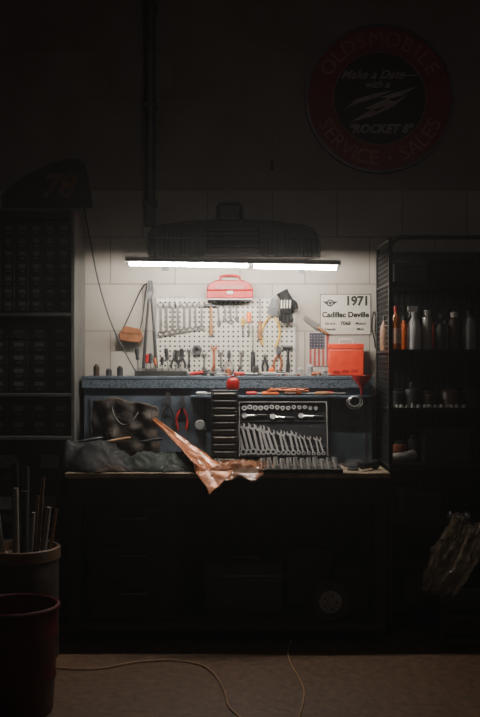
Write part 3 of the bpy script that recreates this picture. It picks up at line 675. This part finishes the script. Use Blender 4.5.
part(fl,'head',M().lathe([(.02,.0455),(.028,.065),(.028,.085),(.024,.085)],20,axis='X').mesh('head',blackm)); part(fl,'lens',M().lathe([(.0235,.0855),(.0235,.087)],20,axis='X').mesh('lens',cream))
thing('jar_lid','round grey metal lid on the workbench','lid',M().lathe([(.03,0),(.032,.004),(.03,.012),(.0,.013)],22).mesh('jar_lid',dsteel),(PX(353,.12),.12,TZ))
cloth('shop_rag','dark rag lying on the end of the workbench','rag',354,.32,.12,.12,.045,tarpb,9.9,.4,14)

# ---------------------------------------------------------------- left parts cabinet
def cabinet():
    X0,X1=-1.5,-.955; yf=.35; H=2.42
    c=thing('parts_cabinet','tall dark steel parts cabinet with rows of small drawers','cabinet',None,((X0+X1)/2,.54,0))
    w=(X1-X0)/2; f=yf-.54
    part(c,'body',M().bb(-w,-w+.02,f,.2,0,H).bb(w-.02,w,f,.2,0,H).bb(-w+.02,w-.02,.185,.2,0,H).bb(-w+.02,w-.02,f,.185,H-.02,H)
       .bb(-w+.02,w-.02,f,.185,1.795,1.813).bb(-w+.02,w-.02,f,.185,1.33,1.348).bb(-w+.02,w-.02,f,.185,1.08,1.10).bb(-w+.02,w-.02,f,.185,.05,.07).mesh('body',greycab),bev=.002)
    def unit(z0,z1,nc,nr):
        part(c,'drawer_unit',M().bb(-w+.022,w-.022,f+.06,.18,z0,z1).mesh('drawer_unit',blackm))
        dw=(2*w-.06)/nc; dh=(z1-z0-.01)/nr; dm=M().bb(-dw/2+.004,dw/2-.004,-.012,0,0,dh-.006).mesh('drawer',cabdr)
        lm=M().bb(-dw*.22,dw*.22,-.0145,-.0125,dh*.45,dh*.75).mesh('label_holder',cablab); km=M().bb(-dw*.12,dw*.12,-.022,-.0125,dh*.15,dh*.3).mesh('pull',dsteel)
        for r in range(nr):
            for q in range(nc):
                d=part(c,'drawer',dm,(-w+.03+dw*(q+.5),f+.0595,z0+.008+r*dh),bev=.002)
                part(d,'label_holder',lm); part(d,'pull',km)
    unit(1.815,2.34,6,7); unit(1.349,1.74,4,5); unit(1.101,1.30,4,2); unit(.071,1.05,2,4)
cabinet()
def topper():
    Y=.5;k=S(Y)
    def q(a,b): return ((a-50)*k,-(b-208)*k)
    t=thing('number_panel','curved dark metal racing panel with faded number on the cabinet','panel',None,(PX(50,Y),Y,2.42))
    out=[(2,208),(2,196),(16,183),(34,172),(52,164),(68,159),(78,159),(84,164),(88,178),(91,195),(92,208)]
    zz=PZ(208,Y)-2.42
    P=[(q(*p)[0],max(0,q(*p)[1]+zz)) for p in out]
    part(t,'panel_plate',M().prism(P,0,.02).mesh('panel_plate',mat('dark_panel_paint',(.035,.03,.03),.45)),bev=.003)
    part(t,'edge_trim',M().tube([(a,.0,b) for a,b in P],.005,8).mesh('edge_trim',dsteel))
    put_letters(t,[('78',.19,q(57,190)[0],q(57,187)[1]+zz,dict(shear=.25,offset=.005))],mat('faded_orange_brown',(.22,.11,.065),.6,0,.6,30),-.002)
topper()

# ---------------------------------------------------------------- right rack
RXL=.835; RF=.2; RH=2.233
SZ=[.15,.40,.64,.951,1.27,1.598,1.98]
wirem=mat('black_wire_mesh',(.055,.052,.05),.35,.3)
def rack():
    X1=1.75; r=thing('storage_rack','tall black wire mesh storage rack with loaded shelves','shelving rack',None,((RXL+X1)/2,.47,0))
    w=(X1-RXL)/2; f=RF-.47
    def latt(m,fixed,u0,u1,z0,z1,p,t,ax):
        n=int((u1-u0)/p)
        for i in range(1,n+1):
            u=u0+(u1-u0)*i/(n+1)
            if ax=='x': m.bb(fixed-t,fixed+t,u-t,u+t,z0,z1)
            else: m.bb(u-t,u+t,fixed-t,fixed+t,z0,z1)
        n=int((z1-z0)/p)
        for i in range(1,n+1):
            z=z0+(z1-z0)*i/(n+1)
            if ax=='x': m.bb(fixed-t,fixed+t,u0,u1,z-t,z+t)
            else: m.bb(u0,u1,fixed-t,fixed+t,z-t,z+t)
    c_=.07
    for sx in(-w,w-.024):
        for sy in(f,.225): part(r,'post',M().bb(sx,sx+.024,sy,sy+.024,0,RH-c_).mesh('post',blackm),bev=.002)
        m=M(); latt(m,sx+.012,f+.025,.224,.10,RH-.045,.03,.0028,'x'); part(r,'mesh_side_panel',m.mesh('mesh_side_panel',wirem))
        part(r,'end_rail',M().tube(cat([(sx+.012,f+.012,RH-.08),(sx+.012,f+.016,RH-.03),(sx+.012,f+.06,RH-.005),(sx+.012,.18,RH-.005),(sx+.012,.232,RH-.03),(sx+.012,.236,RH-.08)],5),.011).mesh('end_rail',blackm))
    q=[(-w+.012,f+.012,RH-c_-.005)]+[(-w+.012+c_*(1-math.cos(a)),f+.012,RH-c_+c_*math.sin(a)) for a in [j*math.pi/12 for j in range(7)]]+[(w-.012-c_*(1-math.cos(a)),f+.012,RH-c_+c_*math.sin(a)) for a in [j*math.pi/12 for j in range(6,-1,-1)]]+[(w-.012,f+.012,RH-c_-.005)]
    part(r,'top_rail',M().tube(q,.012).mesh('top_rail',blackm))
    m=M(); latt(m,.248,-w+.03,w-.03,.1,RH-.02,.035,.0025,'y'); part(r,'mesh_back_panel',m.mesh('mesh_back_panel',wirem))
    for z in SZ: part(r,'shelf',M().bb(-w+.001,w-.001,f-.002,.240,z-.015,z-.001).bb(-w+.001,w-.001,f-.006,f-.0025,z-.025,z+.003).mesh('shelf',blackm))
    part(r,'backing_sheet',M().bb(-w+.03,w-.03,.253,.262,.02,RH-.03).mesh('backing_sheet',mat('dark_brown_board',(.022,.018,.016),.6)))
rack()
def bottle(kind,a,hp,mt,lb,Y=.33,z=1.598,wp=12,capm=None,group='bottles on the rack',labelm=None):
    h=hp*S(Y); r=wp/2*S(Y); o=thing(kind,lb,'bottle' if 'bottle' in kind else 'can',None,(PX(a,Y),Y,z),group=group)
    if kind=='spray_can':
        part(o,'body',M().lathe([(r*.95,0),(r,.004),(r,h*.8),(r*.7,h*.86)],22).mesh('body',mt)); part(o,'cap',M().lathe([(r*.68,h*.862),(r*.68,h*.98),(r*.55,h)],18).mesh('cap',capm or black))
    elif kind=='spray_bottle':
        part(o,'body',M().lathe([(r*.9,0),(r,.006),(r,h*.5),(r*.8,h*.62),(r*.35,h*.74),(r*.35,h*.78)],22).mesh('body',mt))
        part(o,'trigger_head',M().bb(-r*.9,r*.5,-.012,.012,h*.88,h).cyl((0,0,h*.782),(0,0,h*.88),r*.4).tube([(-r*.5,0,h*.88),(-r*.8,0,h*.75)],.005,6).mesh('trigger_head',capm or black))
    else:
        part(o,'body',M().lathe([(r*.9,0),(r,.006),(r,h*.62),(r*.85,h*.72),(r*.35,h*.82),(r*.35,h*.88)],22).mesh('body',mt)); part(o,'cap',M().lathe([(r*.42,h*.881),(r*.42,h*.97),(r*.36,h)],16).mesh('cap',capm or black))
    if labelm: part(o,'wrapper',M().lathe([(r*1.01,h*.15),(r*1.01,h*.5)],22).mesh('wrapper',labelm),label='printed paper wrapper')
tan=mat('tan_plastic',(.32,.19,.12),.4); dtan=mat('dark_tan_tin',(.10,.06,.04),.45)
bottle('oil_bottle',384,34,tan,'slim tan bottle on the rack shelf',Y=.42,wp=8)
bottle('oil_bottle',396,44,amber,'amber plastic bottle with pale wrapper on the rack',Y=.28,wp=11,capm=redplastic,labelm=mat('peach_paper',(.7,.42,.29),.6))
bottle('spray_bottle',414,44,white,'white trigger spray bottle on the rack shelf',Y=.28,wp=14,capm=white)
bottle('spray_can',427,40,steel,'grey spray can on the rack shelf',Y=.28,wp=10,capm=white)
bottle('oil_bottle',440,36,mat('faded_green_plastic',(.12,.135,.12),.4),'dull green bottle on the rack shelf',Y=.28,wp=12,capm=greyp)
bottle('spray_can',454,38,dtan,'dark tan spray can on the rack shelf',Y=.28,wp=11,capm=cream)
bottle('oil_bottle',469,40,greyp,'grey bottle on the rack shelf',Y=.28,wp=13)
bottle('oil_bottle',404,34,orange2,'small orange bottle behind the spray bottle',Y=.42,wp=9)
bottle('spray_can',446,30,dtan,'brown spray can at the back of the shelf',Y=.45,wp=11)
bottle('oil_bottle',432,32,redplastic,'small red bottle at the back of the shelf',Y=.45,wp=9)
for i,(a,hp,wp,m_) in enumerate([(398,18,13,dsteel),(412,24,15,drawerm),(430,16,16,darkcard),(450,22,19,dtan),(470,18,17,drawerm)]):
    bottle('spray_can' if i%2==0 else 'oil_bottle',a,hp,m_,['short dark can','squat dark bottle','dark tin can','brown squat bottle','small dark can'][i]+' on the rack shelf',Y=.40,z=1.27,wp=wp,group='containers on the middle shelf')
for i,(a,hp,wp,m_,l) in enumerate([(400,20,14,rust,'rusty can'),(414,26,12,dsteel,'dark steel can')]):
    bottle('spray_can',a,hp,m_,l+' on the lower rack shelf',Y=.42,z=.951,wp=wp,group='cans on the lower shelf')
for i in range(14):
    thing('lug_nut','small steel lug nut on the rack shelf','nut',M().lathe([(.012,0),(.012,.010),(.009,.018),(.004,.019)],6).mesh('lug_nut',steel),(PX(391+i*5.5+random.uniform(-1,1),.26),.225+random.uniform(0,.07),1.27),(0,0,random.random()),group='lug nuts on the rack')
def boxx(a,b,hp,Y,z,d,mt,lb):
    x0,x1=PX(a,Y),PX(b,Y); h=hp*S(Y); o=thing('storage_box',lb,'box',None,((x0+x1)/2,Y+d/2,z)); w=(x1-x0)/2
    part(o,'body',M().bb(-w,w,-d/2,d/2,0,h*.8).mesh('body',mt),bev=.003); part(o,'lid',M().bb(-w-.003,w+.003,-d/2-.003,d/2+.003,h*.8+.001,h).mesh('lid',mt),bev=.003)
boxx(394,425,20,.28,1.98,.2,drawerm,'dark flat box on the top rack shelf'); boxx(432,474,26,.28,1.98,.2,darkcard,'dark cardboard box on the top rack shelf')
boxx(425,470,36,.28,.951,.2,drawerm,'dark storage box on the lower rack shelf'); boxx(400,440,26,.3,.64,.2,darkcard,'dark box on the lower rack shelf'); boxx(404,450,32,.28,.15,.2,drawerm,'dark box on the bottom rack shelf')
thing('cloth_roll','pale rolled cloth on the lower rack shelf','cloth',M().tube(cat([(0,0,.032),(.05,0,.035),(.11,.02,.04),(.15,.05,.05)],5),[.02]+[.03]*14+[.02],14).mesh('cloth_roll',mat('pale_rag',(.3,.28,.25),.8,0,.3,20,.3)),(PX(389,.26),.26,.951))
for i,(a,Y,s) in enumerate([(458,.25,.032),(466,.30,.026),(450,.30,.02)]):
    thing('chrome_cap','domed chrome hub cap on the rack shelf','hub cap',M().lathe([(s,0),(s*1.05,.006),(s*.9,.02),(s*.5,.035),(0,.04)],24).mesh('chrome_cap',chrome),(PX(a,Y),Y,.64),group='chrome caps on the rack')

# ---------------------------------------------------------------- lower right bag, crate
def crate():
    o=thing('crate','dark plastic crate on the floor beneath the plastic bag','crate',None,(1.24,.0,0)); w=.17
    m=M()
    for i in range(4):
        z=.03+i*.062; m.bb(-w,w,-.13,-.12,z,z+.04).bb(-w,w,.12,.13,z,z+.04).bb(-w,-w+.01,-.12,.12,z,z+.04).bb(w-.01,w,-.12,.12,z,z+.04)
    m.bb(-w,w,-.13,.13,0,.02)
    part(o,'slatted_sides',m.mesh('slatted_sides',blackm))
    for sx in(-1,1):
        for sy in(-1,1): part(o,'corner_post',M().bb(sx*w-.012,sx*w+.012,sy*.13-.012,sy*.13+.012,0,.262).mesh('corner_post',blackm))
    part(o,'lid_board',M().bb(-w,w,-.13,.13,.2625,.275).mesh('lid_board',blackm))
crate()
def cbag():
    def fn(u,v):
        a=2*math.pi*u; f_=noise.noise(Vector((math.cos(a)*3,math.sin(a)*3,v*4+7))); g_=abs(noise.noise(Vector((math.cos(a)*7,math.sin(a)*7,v*6))))
        r=(.09+.03*math.sin(math.pi*min(v*1.2,1)))*(1+.30*f_-.4*g_)
        if v>.7: r*=1+.35*(v-.7)
        flat=1-.65*v
        return (r*math.cos(a)+.10*v,r*math.sin(a)*flat,.42*v*(1+.06*math.cos(a*2+1))+.02*f_*(v>.02))
    return M().grid(90,50,fn).mesh('clear_bag',clearbag,angle=50)
thing('clear_bag','tall crinkled clear plastic bag standing on a crate','plastic bag',cbag(),(PX(438,0),0,.278),(0,.2,0))

# ---------------------------------------------------------------- left drum + rolls, barrel
dx,dy=-1.13,-.22
dr=thing('cardboard_drum','brown fibre drum filled with rolled papers and sticks','drum',None,(dx,dy,0))
part(dr,'body',M().lathe([(.18,0),(.185,.01),(.185,.52),(.178,.52),(.178,.02),(0,.018)],40).mesh('body',darkcard))
part(dr,'rim_band',M().lathe([(.186,.51),(.194,.515),(.194,.57),(.186,.575),(.176,.573),(.176,.525)],40).mesh('rim_band',mat('tan_band',(.11,.06,.033),.6)))
rolls=[(-.03,-.06,.0,.10,.88,.014,dpaper),(.06,-.05,.08,.05,.84,.009,card),(.10,-.02,.13,.0,.78,.014,dpaper),(.02,.05,-.05,.05,.98,.016,drawerm),(-.1,-.02,-.15,.05,.74,.028,dpaper),(.13,.04,.12,.03,.76,.007,wood),(-.06,.06,.0,.08,1.0,.020,blackm),(.07,.08,.05,.06,.92,.010,card),(-.12,.06,-.18,.04,.70,.026,paper),(.04,-.08,.10,.03,.76,.010,dpaper),(.0,.0,.03,.03,.86,.022,drawerm)]
for i,(ax,ay,tx,ty,top,r_,m_) in enumerate(rolls):
    isr=m_ in (dpaper,paper,drawerm,blackm)
    nmx='paper_roll' if isr else 'wooden_stick'
    pre='dark ' if m_ in (drawerm,blackm) else ('pale ' if m_ in(paper,dpaper) else '')
    lb=pre+('rolled sheet standing in the fibre drum' if isr else 'thin wooden stick standing in the fibre drum')
    a=Vector((dx+ax*.5,dy+ay*.5,.025)); b=Vector((dx+ax+tx*.3,dy+ay+ty*.3,top))
    if isr: me=M().tube([(0,0,0),b-a],r_,16).mesh(nmx,m_)
    else: me=M().box((b-a)/2,(r_*2,r_,(b-a).length),rot=Vector((0,0,1)).rotation_difference(b-a).to_matrix()).mesh(nmx,m_)
    thing(nmx,lb,'paper roll' if isr else 'stick',me,a,group='rolls and sticks in the drum')
bx,by=PX(14,-1.02),-1.02
ba=thing('trash_barrel','dark maroon plastic barrel standing on the concrete floor','barrel',None,(bx,by,0))
hb=PZ(603,by)
part(ba,'body',M().lathe([(.165,0),(.17,.01),(.178,hb*.3),(.184,hb*.32),(.184,hb*.35),(.18,hb*.37),(.186,hb*.68),(.192,hb*.7),(.192,hb*.73),(.187,hb*.75),(.19,hb-.02),(.182,hb-.02),(.16,.02),(0,.018)],48).mesh('body',barrelm))
part(ba,'rim',M().tube([(.192*math.cos(q),.192*math.sin(q),hb-.012) for q in [j*math.pi/24 for j in range(48)]],.010,8,True).mesh('rim',barrelm))

c1=[FL(*p) for p in [(57,668),(80,669),(104,668),(130,663),(165,660),(198,664),(214,674),(224,690),(228,705),(240,717),(262,735)]]
thing('extension_cord','thin tan extension cord snaking over the concrete floor','cord',M().tube(cat(c1),.004,8).mesh('extension_cord',cordm))
c2=[FL(*p) for p in [(291,640),(288,652),(291,664),(298,676),(304,690),(303,704),(298,720)]]
thing('extension_cord','thin tan cord trailing from under the workbench','cord',M().tube(cat(c2),.004,8).mesh('extension_cord',cordm))

# ---------------------------------------------------------------- light + camera
w=bpy.data.worlds.new('world'); bpy.context.scene.world=w; w.use_nodes=True
nt=w.node_tree
nt.nodes['Background'].inputs[0].default_value=(.9,.87,.87,1); nt.nodes['Background'].inputs[1].default_value=.004
vs=nt.nodes.new('ShaderNodeVolumeScatter'); vs.inputs['Density'].default_value=.010; vs.inputs['Anisotropy'].default_value=.35
nt.links.new(vs.outputs[0],nt.nodes['World Output'].inputs['Volume'])
la=bpy.data.lights.new('ceiling_fill','AREA'); la.energy=6.; la.size=2.; la.color=(1,.86,.82)
lo=bpy.data.objects.new('ceiling_fill',la); COL.objects.link(lo); lo.location=(.6,-2.6,3.9); lo.rotation_euler=(math.radians(25),0,0)
cam=bpy.data.cameras.new('camera'); co=bpy.data.objects.new('camera',cam); COL.objects.link(co)
co.location=(0,CY,CZ); co.rotation_euler=(math.pi/2,0,0); cam.sensor_fit='VERTICAL'; cam.sensor_height=36; cam.sensor_width=24; cam.lens=F/717*36
bpy.context.scene.camera=co
